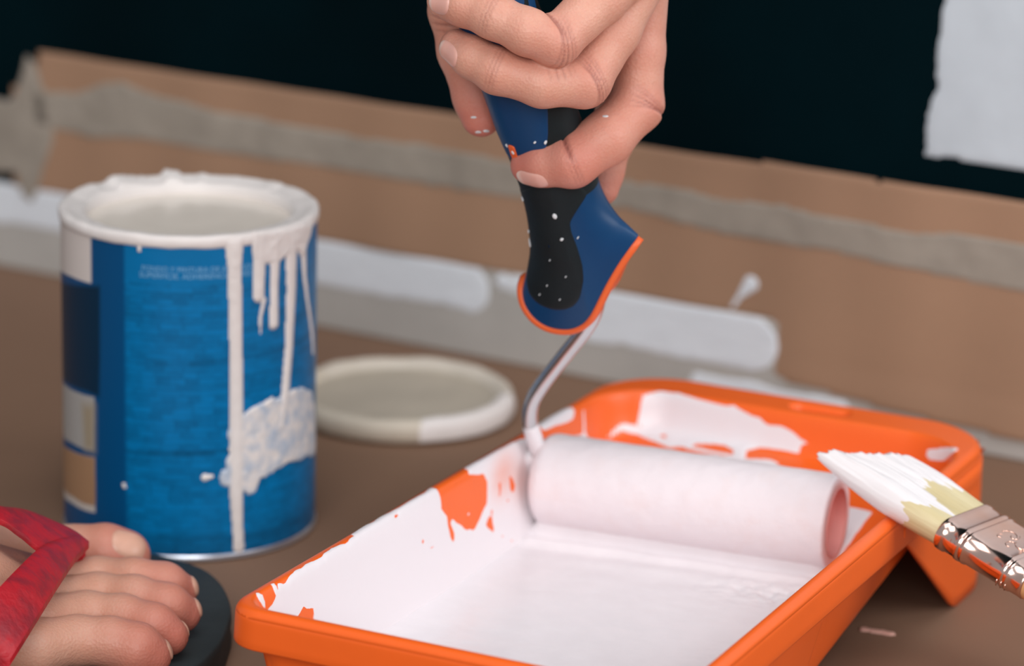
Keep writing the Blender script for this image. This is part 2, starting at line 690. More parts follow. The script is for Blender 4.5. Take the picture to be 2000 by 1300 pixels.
reg([(-82.5,39.6),(-82.7,35.8),(-63.2,38.8),(-51.5,39.9),(-44.5,41),(-44.6,16.4),(-52,15.6),(-64,15.2),(-82.7,12.6),(-82.5,18.8)], lin((206, 196, 188)), .3)
reg([(-82.5,39.6),(-82.7,35.8),(-63.2,38.8),(-51.5,39.9),(-44.5,41),(-44.5,19),(-52,18.6),(-63.9,18.4),(-82.7,16.3),(-82.5,21.1)], lin((172, 132, 100)), .4, .8)
t = Nt('printed_label')
t.color(t.attr('print').outputs['Color'])
t.set(Roughness=.36)
t.b.inputs['Specular IOR Level'].default_value = .25
V = np.c_[(CANR/1000)*np.cos(S.ravel()/CANR), (CANR/1000)*np.sin(S.ravel()/CANR), Z.ravel()/1000]
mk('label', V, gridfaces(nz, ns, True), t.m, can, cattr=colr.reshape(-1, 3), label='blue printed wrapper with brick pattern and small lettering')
M_tin = plain('tin', (196, 202, 212), .3, .5, .05, 50, 0, .8)
V, F = lathe([(0, .3), (50, .3), (53.2, 0), (54.6, .6), (54.8, 1.6), (54.2, 2.8), (53.6, 4), (53.5, CANH-3), (43.5, CANH-4), (43.5, CANH-14), (0, CANH-15)], 128)
mk('tin_body', V/1000, F, M_tin, can)
m_ = 220
prof = [(53.6, CANH-5.4), (54.6, CANH-4.9), (54.9, CANH-3.6), (54.9, CANH-2), (54.5, CANH-.8), (53.4, CANH-.1), (51.8, CANH-.1), (50.3, CANH-.7), (48.6, CANH-1.4), (46.8, CANH-1.7), (45.2, CANH-1.6),
        (44.2, CANH-2.0), (43.4, CANH-3.2), (43, CANH-5), (42.8, CANH-12)]
V, F = lathe(prof, m_)
a_ = np.arctan2(V[:, 1], V[:, 0])
lump = vnoise(np.cos(a_)*7, np.sin(a_)*7, V[:, 2]*.25, 3, 3)-.5
far = np.clip(np.cos(a_-np.pi*1.02), 0, 1)
V[:, 2] += np.where(V[:, 2] > CANH-8, 1.0*lump+far**2*2.0*np.clip(vnoise(np.cos(a_)*10, np.sin(a_)*10, 0, 17, 2)-.42, 0, 1)*4*(V[:, 2] > CANH-2), 0)
V[:, :2] *= (1+.012*lump)[:, None]
mk('rim', V/1000, F, M_dry, can, label='rim coated with white paint')
rr = np.linspace(0, 43.2, 40)
V, F = lathe([(q, CANH-6.5+.04*math.sin(q*.3)) for q in rr], 96)
mk('paint', V/1000, F, M_liquid, can, label='white paint filling the can')


def drip(pts, rad, H=1.0, name='paint_drip', lab=None):
    P = np.array(pts)
    b = (P[:, 0].min()-6, P[:, 0].max()+6, P[:, 1].min()-6, P[:, 1].max()+6)
    o = relief(name, can_map, lambda X, Y: np.maximum(sdline(X, Y, pts, rad), Y-CANH+1.2), b, .4, H, max(rad)*.95, M_dry, can, lump=.25, seed=int(abs(P[0, 0])*7))
    return o


drip([(18.6,140.2),(18.8,127.6),(19.5,88.1),(19.8,52.5),(19.6,30.1),(20.3,14.1),(20.8,5.4)], [4.2, 2.9, 2.7, 2.9, 2.8, 2.2, 2.3], 1.2)
drip([(30.1,137.1),(30.1,121.9),(29.9,113.6)], [3.2, 2.6, 2.5], 1.2)
drip([(38.3,135.8),(37.8,116.2),(37.6,100.4)], [3, 1.9, 2.3], 1.2)
drip([(47.9,137.3),(48.2,114.2),(46.7,87.9),(44.5,68.2),(42,55.3)], [4, 2.9, 2.3, 2.2, 1.6], 1.1)
drip([(56.6,136.5),(58.7,116.1),(62.1,104.1),(67.7,89.2),(69.6,79.6)], [3.0, 1.3, .9, 1.1, .5], .6)
drip([(-20.7,140.4),(-20.8,134.4)], [1.0, .7], .5)
drip([(32.5,111.7),(30.7,104.3),(30.7,97.6)], [.9, .5, .3], .3)
drip([(6.2,37.6),(8.8,37.9)], [1.3, .7], .4)
drip([(-28.7,32),(-28.5,31.4)], [.8, .6], .3)
P_top = [(27,141.5),(39.6,140),(57.2,139.8),(66.2,138.5),(63.8,134),(59.2,129.1),(56,125.6),(52.5,129),(46.2,129.5),(40.8,126.7),(35.9,126.8),(31.3,127.1),(27,130.2),(26.5,137.8)]
q = np.array(P_top)
relief('paint_run', can_map, lambda X, Y: sdpoly(X, Y, P_top)+wobble(X, Y, .5, 3, 5), (q[:, 0].min()-2, q[:, 0].max()+2, q[:, 1].min()-2, q[:, 1].max()+2), .4, 1.1, 1.6, M_dry, can, lump=.5, seed=4)
P_spl = [(17.4,61.1),(23.4,63.3),(28.8,66.1),(37.4,68.1),(42.1,67.8),(49.7,69.6),(57.8,68.2),(67.3,61.8),(71.9,54.5),(74.3,43.3),(74.8,32.7),(61.6,36.2),(47.7,38),(39.4,35.6),(30.6,34.5),(28.1,29.1),(25,27.5),(22.7,30),(18.2,32.8),(13.1,34.1),(12.8,37),(14.6,40.5),(16.7,45.3)]
q = np.array(P_spl)
t = Nt('thin_paint_splash')
thin = t.ramp(t.noise(160, 4), .42, .62)
sp = t.n('ShaderNodeSeparateXYZ')
t.l(t.coord(), sp.inputs[0])
t.color(t.mix(thin, c4((233, 226, 222)), c4((186, 197, 212))))
t.set(Roughness=.45)
relief('paint_splash', can_map, lambda X, Y: sdpoly(X, Y, P_spl)+wobble(X, Y, 1.6, 4, 8), (q[:, 0].min()-3, q[:, 0].max()+3, q[:, 1].min()-3, q[:, 1].max()+3), .4, .5, 1, t.m, can, lump=.6, seed=6,
       label='thin splash of white paint')


def lettering(text, s0, z0, size, tilt=0.):
    cu = bpy.data.curves.new('lettering', 'FONT')
    cu.body = text
    cu.size = size
    o = bpy.data.objects.new('lettering', cu)
    COL.objects.link(o)
    dg = bpy.context.evaluated_depsgraph_get()
    me = o.evaluated_get(dg).to_mesh()
    V = np.array([v.co[:] for v in me.vertices])
    F = [list(p.vertices) for p in me.polygons]
    bpy.data.objects.remove(o)
    bpy.data.curves.remove(cu)
    return mk('lettering', can_map(s0+V[:, 0]*1000, z0+V[:, 1]*1000+tilt*V[:, 0]*1000, np.full(len(V), -.2)), F, M_let, can, smooth=False)


M_let = plain('pale_print', (120, 172, 210), .4)
lettering('FONDO Y PINTURA DE ACABADO LISO', -19.9, 126, .0031)
lettering('SUPERFICIE. ADHERENCIA DIRECTA', -20.9, 123.1, .0033)

# ------------------------------------------------------------------ lid on the floor
lid = empty('can_lid', (-0.0519,1.5546,0), label='round cream paint can lid lying on the floor behind the can', category='lid')
V, F = lathe([(0, .4), (49, .4), (52, 1), (53.6, 3), (54, 7), (53.4, 10), (51.8, 11.6), (49.6, 12), (47.4, 11.4), (45.6, 9.2), (44.6, 7.6), (43.5, 7.3)], 128)
a_ = np.arctan2(V[:, 1], V[:, 0])
V[:, 2] += 1.4*(vnoise(np.cos(a_)*4, np.sin(a_)*4, 0, 2, 2)-.5)*(V[:, 2] > 5)
mk('lid_disc', V/1000, F, M_lid, lid)
V, F = lathe([(0, 7), (20, 7), (40, 7.1), (44.8, 7.8)], 128)
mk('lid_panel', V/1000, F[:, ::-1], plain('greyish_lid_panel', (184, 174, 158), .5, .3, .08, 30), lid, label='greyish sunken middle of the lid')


def lid_map(s, q, h):
    a = np.radians(np.asarray(s))
    prof_r = np.array([44, 45.6, 47.4, 49.6, 51.8, 53.4, 54.2, 54.2])
    prof_z = np.array([7.8, 9.2, 11.4, 12, 11.6, 10, 7, 2.5])
    i = np.clip(np.asarray(q), 0, 7)
    r, z = np.interp(i, range(8), prof_r), np.interp(i, range(8), prof_z)
    z = z+1.4*(vnoise(np.cos(a)*4, np.sin(a)*4, 0, 2, 2)-.5)
    hh_ = np.asarray(h)
    return np.c_[(r+hh_*.5)*np.cos(a), (r+hh_*.5)*np.sin(a), z+hh_*.7]/1000


relief('paint_smear', lid_map, lambda X, Y: np.maximum(np.abs(X+40)/14.-2.6, np.abs(Y-3.6)-3.3)+.5*(vnoise(X/6, Y/1, 0, 5, 2)-.5), (-80, 0, 0, 7), .45, 1.0, .6, M_dry, lid, lump=.6)
relief('paint_smear', lid_map, lambda X, Y: np.maximum(np.abs(X-75)/30.-2.4, np.abs(Y-2.8)-1.9)+.7*(vnoise(X/9, Y/1, 0, 7, 2)-.5), (0, 160, 0, 7), .6, .5, .6, plain('dry_paint', (214, 204, 190), .5), lid, lump=.6)

# ------------------------------------------------------------------ paint tray
TO = (-0.09684,1.12709,0)
tray = empty('paint_tray', TO[:2]+(0,), Matrix.Rotation(-0.44855, 3, 'Z'),
             label='orange plastic paint tray coated with wet white paint', category='paint tray')
ORANGE = (247, 104, 33)
t = Nt('orange_plastic')
co = c4(ORANGE)
oc = t.mix(t.ramp(t.noise(30, 3), .3, .7), tuple(q*.96 for q in co[:3])+(1,), co)
pa = t.attr('paint').outputs['Fac']
edge = t.n('ShaderNodeMath', operation='MULTIPLY_ADD')
t.l(t.noise(260, 5), edge.inputs[0])
edge.inputs[1].default_value = 1.1
edge.inputs[2].default_value = -.55
sm = t.n('ShaderNodeMath', operation='ADD')
t.l(pa, sm.inputs[0])
t.l(edge.outputs[0], sm.inputs[1])
msk = t.ramp(sm.outputs[0], -.12, .12)
film = t.ramp(t.attr('film').outputs['Fac'], 0, 1)
pcol = t.mix(film, c4((235, 229, 232)), c4((236, 186, 176)))
t.color(t.mix(msk, oc, pcol))
t.set(Roughness=t.ramp(msk, 0, 1, .36, .3))
t.b.inputs['Specular IOR Level'].default_value = .45
t.bump(t.noise(500, 3), .08, .0005)
M_tray = t.m
M_orange = plain('orange_plastic_plain', ORANGE, .36, .45, .03, 30, .02)

us = np.linspace(0, TW, 200)
vs = np.linspace(0, TL, 380)
Vv, Uu = np.meshgrid(vs, us, indexing='ij')
H0 = basin(Uu, Vv)
main = [(-47.9,-22.5),(-45.9,-2.9),(-48.5,22.1),(-49.2,51.9),(-48.2,61.4),(-50.7,71),(-50.2,78.5),(-51.2,90.6),(-51.7,100.2),(-51,104.6),(-51.6,112.5),(-50.5,124.3),(-50.8,134.7),(-50.5,144.9),(-51.6,151.7),(-49.2,151.2),(-43.4,151.4),(-36.4,150.4),(-32.5,155.4),(-26.9,161.6),(-22.3,166.5),(-17.9,172),(-20.5,178.1),(-23.8,186.3),(-32.9,189.5),(-37.3,187.4),(-43.6,175.9),(-47.9,179.7),(-46.6,184.4),(-42.1,200.2),(-37,216.9),(-32.5,227),(-21.8,233.2),(-2.4,282.2),(136,279.3),(138.8,278.7),(135.2,116.3),(134.3,104.3),(106.5,-51.5),(71.1,-51.5),(11.6,-51.5),(1.7,-51.3),(-24.9,50.5),(-29,49),(-32.2,38.4),(-19.3,-51.5),(-25.5,-51.6),(-29.3,-49.5),(-31.6,-48.6),(-28.5,-51.7),(-41.1,-21.2)]
far_ = [(6.6,325.3),(12.3,330),(25.9,330.8),(46.6,328.9),(57.4,328.2),(62,328.8),(69.5,325.3),(74.3,324.7),(78.1,321.9),(84,322.6),(91.2,320),(93.9,317.3),(93.9,310.4),(86.9,310.8),(79.9,310.5),(75.4,310),(71.4,306.8),(73.9,299.4),(68.8,297.8),(66.2,305.2),(60.9,308),(55.3,307.1),(49,305.3),(47.1,301.6),(41.5,300.8),(36.9,300.5),(33.5,308.2),(29.3,306.7),(24,309.3),(16.9,310.9),(11.6,318.3)]
Gu, Gv = unroll(Uu, Vv)
sd = np.minimum(sdpoly(Gu, Gv, main), sdpoly(Gu, Gv, far_))
for L_, rads in [([(10.4,297.9),(11.7,306.3),(21.5,307.2),(30.4,304.4),(39,301.2)], [1.2, 2.2, 2.6, 2.4, 2]),
                 ([(-28.2,245.5),(-25.4,256.7),(-20.3,269.4)], [3, 4, 4]),
                 ([(-15,285.1),(-4.1,277.9)], [1.2, 1.6]),
                 ([(160.3,319.9),(170.5,319.6),(183.1,320)], [2.5, 3.5, 2]),
                 ([(47.1,301.6),(60.4,300.9),(67.6,300.5)], [1.2, 1.2, 1.5]),
                 ([(74.5,299.3),(83.6,301.3),(87.3,300.8)], [1.5, 1.8, 1]),
                 ([(92.8,316.6),(100.6,318.9)], [1.4, .8]),
                 ([(-51.3,-26.4),(-51.1,-26.3),(-47.9,-26),(-43.6,-22.4)], [.5, .8, .9, 1]),
                 ([(-48.4,-36.9),(-45.3,-34.2),(-42.4,-30.8)], [.8, 1.4, .5]),
                 ([(-26.6,170),(-26.2,170.3)], [1.6, 1.6]),
                 ([(-14.2,183.1),(-15.4,176.4),(-17,172.1)], [2, 2, 1.5])]:
    sd = np.minimum(sd, sdline(Gu, Gv, L_, rads))
for L_, rads in [([(-17.7,188.7),(-14.1,184.8),(-11,187.3)], [1, 2.6, 2]),
                 ([(-19.9,196.7),(-15.2,203.2)], [1.2, 1.0]),
                 ([(-24.2,208.1),(-17.3,208.5)], [.6, 2.4]),
                 ([(-26.1,198.8),(-22.8,198.6)], [.6, 1.8]),
                 ([(-1.9,193.2),(3.6,200.4)], [1.2, .6]),
                 ([(-26.4,57.9),(-25.5,67.3),(-26.3,83.1)], [.9, .5, .2]),
                 ([(-47.2,117.1),(-47.9,119.8)], [1, .8]),
                 ([(-31.4,133.4),(-25.4,131.3)], [.7, .4]),
                 ([(-23.7,137.9),(-23.4,143.2)], [.8, .4]),
                 ([(-28.8,154.3),(-21.8,155.5)], [1.0, 2.0]),
                 ([(121.6,197.9),(127,196.4)], [1.6, .8])]:
    sd = np.maximum(sd, -sdline(Gu, Gv, L_, rads))
sd = np.where(Uu > 15, np.maximum(sd, 8.6-Vv+.5*(vnoise(Uu/2, Vv*0, 0, 3)-.5)), sd)
sd = np.where(Vv < 88, np.maximum(sd, 4.9-Uu+1.6*(vnoise(Vv/6, Uu*0, 0, 5, 2)-.5)), sd)
film_c = [(-27,198.2),(-28.2,205.8),(-16.1,216.3)]
film = sum(np.exp(-((Gu-a)**2+(Gv-b)**2)/90.) for a, b in film_c)*.6
st = vnoise(Uu/1.0, Vv/1.0, H0/9., 3, 2)
d_in = np.clip(-sd/1.5, 0, 1)
Hp = H0+.7*np.sqrt(np.maximum(1-(1-d_in)**2, 0))*(.8+.5*(vnoise(Uu/6, Vv/6, 0, 4, 2)-.5))
out_d = rrect(Uu, Vv, .2, TW-.2, .2, TL-.2, 33.8, 14.8)
e_ = .05
gu = (rrect(Uu+e_, Vv, .2, TW-.2, .2, TL-.2, 33.8, 14.8)-out_d)/e_
gv = (rrect(Uu, Vv+e_, .2, TW-.2, .2, TL-.2, 33.8, 14.8)-out_d)/e_
k_ = np.maximum(out_d, 0)
Uc, Vc = Uu-gu*k_, Vv-gv*k_
Hp = np.where(out_d > 0, basin(Uc, Vc), Hp)
bf = gridfaces(380, 200)[:, ::-1]
bf = bf[(out_d.ravel()[bf] <= .05).any(1)]
V = np.c_[Uc.ravel(), Vc.ravel(), Hp.ravel()]
basin_o = mk('basin', taper(V)/1000, bf, M_tray, tray, attrs={'paint': -sd.ravel(), 'film': np.clip(film, 0, 1).ravel()}, label='well and ramp with wet paint')
basin_o.data.flip_normals()
so = basin_o.modifiers.new('thickness', 'SOLIDIFY')
so.thickness = .0018
so.offset = -1
basin_o.data.materials.append(M_orange)
so.material_offset = 1
so.material_offset_rim = 1


def rr_loop(u0, u1, v0, v1, r, n=26, rn_=None):
    P = []
    rf = r
    for sx, sy, a0 in ((1, 0, -90), (1, 1, 0), (0, 1, 90), (0, 0, 180)):
        r = rf if sy or rn_ is None else rn_
        cx, cy = (u1-r if sx else u0+r), (v1-r if sy else v0+r)
        for i in range(n):
            a = math.radians(a0+90*i/(n-1))
            P.append((cx+r*math.cos(a), cy+r*math.sin(a)))
    return np.array(P)


rings = []
for ins, z in ((1.2, TZ-1.3), (.6, TZ-2.15), (.26, TZ-2.8), (.08, TZ-3.5), (0, TZ-4.4), (-.15, TZ-7), (-.35, TZ-11), (-.5, TZ-13.6), (-.3, TZ-14.2), (.4, TZ-14.3), (1.3, TZ-13.6), (1.9, TZ-4.5), (3.9, TZ-2)):
    p_ = rr_loop(ins, TW-ins, ins, TL-ins, 34-ins, 26, 15-ins)
    rings.append(np.c_[p_, np.full(len(p_), z)])
V, F = loft(rings, False)
mk('rolled_rim', taper(V)/1000, F, M_orange, tray)
rings = []
for ins, z in ((5.6, TZ-8), (6.6, TZ-16), (8.6, 36), (10.6, 27), (12.6, 18), (14.6, 9), (16, 3), (18, .4), (30, .2)):
    p_ = rr_loop(ins, TW-ins, ins, 170-ins*.55, 14, 20)
    # densify, then keep below the tray's own skin
    p_ = np.concatenate([a+(b-a)*np.linspace(0, 1, 6, endpoint=False)[:, None] for a, b in zip(p_, np.roll(p_, -1, 0))])
    rings.append(np.c_[p_, np.minimum(z, basin(p_[:, 0], p_[:, 1])-2.2)])
V, F = loft(rings, False)
n0 = len(V)
m0 = len(rings[0])
V = np.vstack([V, rings[-1].mean(0)])
F = F+[[n0-m0+j, n0-m0+(j+1) % m0, n0] for j in range(m0)]
mk('well_shell', taper(V)/1000, F, M_orange, tray, label='outside of the paint well')
# leg block under the high end: two notched side skirts and the end skirt, one folded sheet
prof = [(216, TZ-12.5), (221, TZ-15), (282, 3.2), (288, .2)]
P = rr_loop(1.5, TW-1.5, 1.5, TL-.5, 33)
P = P[P[:, 1] > 200]
i0 = np.argmin(np.where(P[:, 0] > TW/2, P[:, 1], 1e9))
P = np.roll(P, -i0, 0)
e_ = [np.array([TW-1.5, q]) for q in np.arange(216, P[0, 1]-2, 2.)]
e2 = [np.array([1.5, q]) for q in np.arange(216, P[0, 1]-2, 2.)][::-1]
P = np.vstack(e_+[P]+e2)
zb = np.interp(P[:, 1], [216, 222, 281, 285, 290], [TZ-12, TZ-14.5, 3.2, .8, 0])
fl = 1+.006*np.clip((P[:, 1]-300)/30, 0, 1)
nrm = P-np.array([TW/2, 230])
V = []
for q in np.linspace(0, 1, 12):
    z = TZ-6+(zb-(TZ-6))*q
    flare = np.clip((P[:, 1]-290)/45, 0, 1)[:, None]*np.array([0, 1.])*(TZ-z)[:, None]*.10
    V.append(np.c_[P+flare, z])
V = np.concatenate(V)
o = mk('leg_skirt', V/1000, gridfaces(12, len(P)), M_orange, tray)
s2 = o.modifiers.new('thickness', 'SOLIDIFY')
s2.thickness = .0018
# pool of wet paint standing in the well
PZ = 24.0
up_, vp_ = np.meshgrid(np.linspace(4, TW-4, 230), np.linspace(6, 245, 300), indexing='xy')
axr = np.array([(14.7,229.5),(137.9,238.9)])
ra = (axr[1]-axr[0])/np.linalg.norm(axr[1]-axr[0])
rn = np.array([-ra[1], ra[0]])
dd = (up_-axr[0, 0])*rn[0]+(vp_-axr[0, 1])*rn[1]
hp = PZ+.5*(vnoise(up_/30, vp_/22, 0, 5, 2)-.5)+.35*(vnoise(up_/7, vp_/5, 0, 6, 2)-.5)
along = (up_-axr[0, 0])*ra[0]+(vp_-axr[0, 1])*ra[1]
inl = np.clip((along+6)/8, 0, 1)*np.clip((np.linalg.norm(axr[1]-axr[0])+8-along)/14, 0, 1)
hp += inl*(7.5*np.exp(-((dd+10.5)/3.6)**2)+3.2*np.exp(-((dd+20.5+2*(vnoise(along/14, dd*0, 0, 4)-.5))/3.4)**2)+1.5*np.exp(-((dd+33-along*.05)/6.)**2)*np.clip(along/60, 0, 1))
rough_ = np.clip((along-70)/40, 0, 1)*np.exp(-((dd+36)/11)**2)
hp += rough_*4.2*(vnoise(up_/4.5, vp_/3.2, 0, 12, 3)-.45)
ok = (basin(up_, vp_) < hp+3)
F = gridfaces(*up_.shape)
F = F[ok.ravel()[F].all(1)]
mk('paint_pool', taper(np.c_[up_.ravel(), vp_.ravel(), hp.ravel()])/1000, F, M_paint, tray, label='pool of wet white paint')

# ------------------------------------------------------------------ paint roller
HM = Matrix([[0.93144,0.34195,-0.12446],[-0.3639,0.87527,-0.31857],[-0,0.34202,0.93969]])
rol = empty('paint_roller', (0.0734,1.30503,0.045), HM, label='small paint roller with blue and black handle standing in the tray', category='paint roller')
RL = 123.7
RR = 19.3
M_foam = Nt('paint_soaked_pile')
M_foam.color(M_foam.mix(M_foam.ramp(M_foam.noise(90, 4), .5, .85), c4((240, 230, 233)), c4((238, 222, 222))))
M_foam.set(Roughness=.5)
M_foam.bump(M_foam.noise(800, 4), .3, .0008)
xs = np.r_[np.linspace(-RL/2-2, -RL/2+3, 8), np.linspace(-RL/2+4.5, RL/2-2, 90), np.linspace(RL/2-1.2, RL/2, 4)]
rad = RR*np.ones(len(xs))
rad -= 3.2*np.clip((-RL/2+3-xs)/5, 0, 1)**2
rad -= .8*np.clip((xs-RL/2+1.2)/1.2, 0, 1)**2
a_ = np.linspace(0, 2*np.pi, 130, endpoint=False)
X, A = np.meshgrid(xs, a_, indexing='ij')
R = rad[:, None]+.4*(vnoise(X/5, np.cos(A)*4, np.sin(A)*4, 4, 3)-.5)+.3*(vnoise(X/1.4, np.cos(A)*13, np.sin(A)*13, 5, 2)-.5)
outer = [np.c_[X[i], R[i]*np.cos(a_), R[i]*np.sin(a_)] for i in range(len(xs))]
inn = [np.c_[np.full(130, q), r_*np.cos(a_), r_*np.sin(a_)] for q, r_ in ((RL/2+.1, 16), (RL/2, 14.2), (RL/2-1, 13.6))]
lft = [np.c_[np.full(130, -RL/2-2.4), r_*np.cos(a_), r_*np.sin(a_)] for r_ in (3, 10, 14.5)]
V, F = loft(lft+outer+inn, False)
mk('roller_cover', V/1000, F, M_foam.m, rol, label='paint soaked white roller cover')
M_core = plain('pink_core', (226, 158, 152), .5, .3, .08, 60)
V, F = lathe([(13.9, 0), (14.1, -.3), (13.4, -1.5), (13.2, -5), (12.5, -6), (4, -6.4), (3.4, -5.2), (0, -5)], 90)
V = np.c_[V[:, 2]+RL/2+.4, V[:, 0], V[:, 1]]
mk('end_cap', V/1000, F, M_core, rol, label='pink open end of the roller core')
M_wire = plain('paint_smeared_steel', (206, 208, 210), .22, .5, .06, 60, 0, .92)


def hp3(P, y=0.):
    return np.array([(a, y, b) for a, b in P])


wire = hp3([(-23.6,116),(-28.9,100.8),(-31.9,89.3),(-36.5,80),(-48.1,63.9),(-59,48.2),(-64.5,38.1),(-66.2,26.9),(-64.5,12.8),(-68.3,8),(-66.8,1),(-57.8,0)])
wire[:3, 1] -= 0
V, F = tube(catmull(wire, 110), 3.15, 24)
mk('wire_frame', V/1000, F, M_wire, rol, label='bent steel wire frame')
V, F = tube(catmull(wire[7:], 60), np.linspace(3.2, 4.0, 60)+.25*np.sin(np.linspace(0, 19, 60)), 22)
mk('paint_coat', V/1000, F, M_paint, rol)

rowsL = [(-86.3,279.6),(-83.8,267.1),(-81.9,256.6),(-75,224.7),(-69.4,199.7),(-65.7,183.1),(-63.2,171.9),(-59.4,158.5),(-56,143.7),(-54.7,132),(-54.9,120),(-57.1,110.1),(-59.8,101.2)]
rowsR = [(-60.5,282.9),(-54.4,271.9),(-50.9,261.7),(-43.5,228),(-36.6,203.4),(-33,187),(-30.4,175.9),(-27.5,162.5),(-25.6,147.7),(-23,140.3),(-18.9,134.5),(-14.6,130.9),(-10.6,127.4)]
bott = [(-59.8,101.2),(-59.6,97.3),(-57.6,93.1),(-53.7,89.5),(-48.9,87.5),(-43.1,87.2),(-36.9,88.6),(-31.6,92.1),(-27.9,97),(-24.8,103.3),(-21.4,110.3),(-16.6,118.7),(-10.6,127.4)]
rowsL, rowsR, bott = np.array(rowsL), np.array(rowsR), catmull(bott, 41)
bs = np.r_[0, np.cumsum(np.linalg.norm(np.diff(bott, axis=0), axis=1))]
bs /= bs[-1]
NR, NU = 250, 61
Ls, Rs = catmull(rowsL, NR), catmull(rowsR, NR)
tt = np.linspace(0, len(rowsL)-1, NR)
bend = np.clip((tt-8)/(len(rowsL)-1-8), 0, 1)
TH = np.interp(tt, [0, 1, 3, 5, 8, 10, 12], [7, 11, 13.5, 13.5, 13, 13.5, 14])
uu = .5-.5*np.cos(np.linspace(0, np.pi, NU))
bq = np.c_[np.interp(uu, bs, bott[:, 0]), np.interp(uu, bs, bott[:, 1])]-(bott[0]+(bott[-1]-bott[0])*uu[:, None])
rings, fronts = [], []
for i in range(NR):
    base_ = Ls[i]+(Rs[i]-Ls[i])*uu[:, None]+bq*bend[i]**1.5
    # left flank round, the spur on the right thin
    th = TH[i]*np.sqrt(np.maximum(1-np.abs(2*uu-1)**2.3, 0))
    th = th*(1-.55*bend[i]*np.clip((uu-.55)/.45, 0, 1))
    f_ = np.c_[base_[:, 0], -th, base_[:, 1]]
    b_ = np.c_[base_[:, 0], th, base_[:, 1]][::-1][1:-1]
    rings.append(np.vstack([f_, b_]))
    fronts.append(f_)
fr = np.concatenate(fronts)
M_blue = plain('blue_handle_plastic', (2, 60, 104), .38, .35, .05, 60, .02)
M_black = plain('black_soft_rubber', (9, 24, 28), .55, .35, .2, 80, .15)
M_trim = plain('orange_trim', (236, 104, 52), .4, .4)
V, F = loft(rings, True)
hb = mk('handle_body', V/1000, F, M_blue, rol, label='blue and black handle body')
hb.data.materials.append(M_black)
mring = len(rings[0])
hb.data.polygons.foreach_set('material_index', [1 if tt[min(f[0]//mring, NR-1)] < 7.95 else 0 for f in F])


def hsurf(P, h):
    out = []
    for p_ in P:
        d2 = (fr[:, 0]-p_[0])**2+(fr[:, 2]-p_[1])**2
        k = np.argpartition(d2, 6)[:6]
        w_ = 1/(d2[k]+.05)
        y = (fr[k, 1]*w_).sum()/w_.sum()
        out.append((p_[0], y-h, p_[1]))
    return np.array(out)


hsurf_top = lambda P, h: hsurf(P, h+.5)
overlay('soft_grip', hsurf, [(-56.3,146.7),(-55.5,142.6),(-54.3,135.7),(-54.1,128.1),(-54.3,120.1),(-56.3,111.9),(-56.8,105),(-55.4,100.1),(-52.4,97.8),(-48.2,96.5),(-43.4,96.4),(-39.3,97.3),(-35,99.7),(-31.7,104.3),(-29.7,112.3),(-29.7,119),(-31.2,127.4),(-32.9,133.8),(-33.3,138.2),(-31,142.3),(-26.8,148.7),(-30.3,155.2),(-42.8,156)], M_black, rol, .6, label='black rubber grip pad')
overlay('handle_panel', hsurf, [(-84.1,265),(-78,235.4),(-74.7,220.3),(-70.4,200.7),(-66.3,183.5),(-64,174.6),(-61.4,167.1),(-58.4,162.6),(-54.8,162.1),(-42.9,165.5),(-39.9,167.9),(-38.2,176.1),(-37.8,186.4),(-39.6,206.4),(-41.5,223.8),(-44.1,241),(-50.2,268.1)], M_blue, rol, .7, 14, 170, label='blue inset panel')
overlay('trim_bar', hsurf_top, [(-55.1,171.1),(-51.9,171.2),(-50.7,163.3),(-50.4,159.6),(-53.4,159.3),(-53.9,162.9)], M_trim, rol, .7, 4, 40, label='orange bar on the handle')
tr = []
for off_, th_ in ((0, 1.0), (.8, 1.04), (2.0, 1.0), (2.6, .8)):
    d_ = np.gradient(bott, axis=0)
    nn_ = np.c_[d_[:, 1], -d_[:, 0]]
    nn_ /= np.linalg.norm(nn_, axis=1)[:, None]
    pb = bott+nn_*off_
    ub = bs
    th = TH[-1]*np.sqrt(np.maximum(1-np.abs(2*ub-1)**2.3, 0.0))*th_+.4
    th = th*(1-.55*np.clip((ub-.55)/.45, 0, 1))
    tr.append(np.vstack([np.c_[pb[:, 0], -th, pb[:, 1]], np.c_[pb[:, 0], th, pb[:, 1]][::-1][1:-1]]))
V, F = loft(tr, True)
mk('trim_edge', V/1000, F, M_trim, rol, label='orange trim along the handle end')
M_speck = plain('dried_paint', (226, 228, 230), .5)
for (a, b), L_, wd_, an in zip([(-38.4,141.6),(-36.5,131.4),(-52.9,128.7),(-52.9,123.5),(-53.9,143.5),(-43,174.4),(-39.1,174.2),(-55.6,170.3),(-52.9,168.1),(-30.5,131.8),(-45.3,108.1),(-40.2,102.8),(-49.3,102.7),(-36.5,114.2),(-42.7,120.6)],
                         (2.6, 1.4, 1.2, 3.2, 2.2, 1.0, 1.6, 1.6, 2.0, .6, .5, .5, .5, .5, .5), (1.5, 1.0, .9, 1.2, 1.3, .8, .8, .7, 1.2, .4, .4, .4, .4, .4, .4), (60, 0, 0, 60, 0, 0, 80, 50, 60, 80, 0, 0, 0, 0, 0)):
    q = np.radians(an)
    e = np.linspace(0, 2*np.pi, 14, endpoint=False)
    P = np.c_[a+L_/2*np.cos(e)*np.cos(q)-wd_/2*np.sin(e)*np.sin(q), b-L_/2*np.cos(e)*np.sin(q)-wd_/2*np.sin(e)*np.cos(q)]
    overlay('paint_speck', hsurf_top, P, M_speck, rol, 1.0, 3, 14)

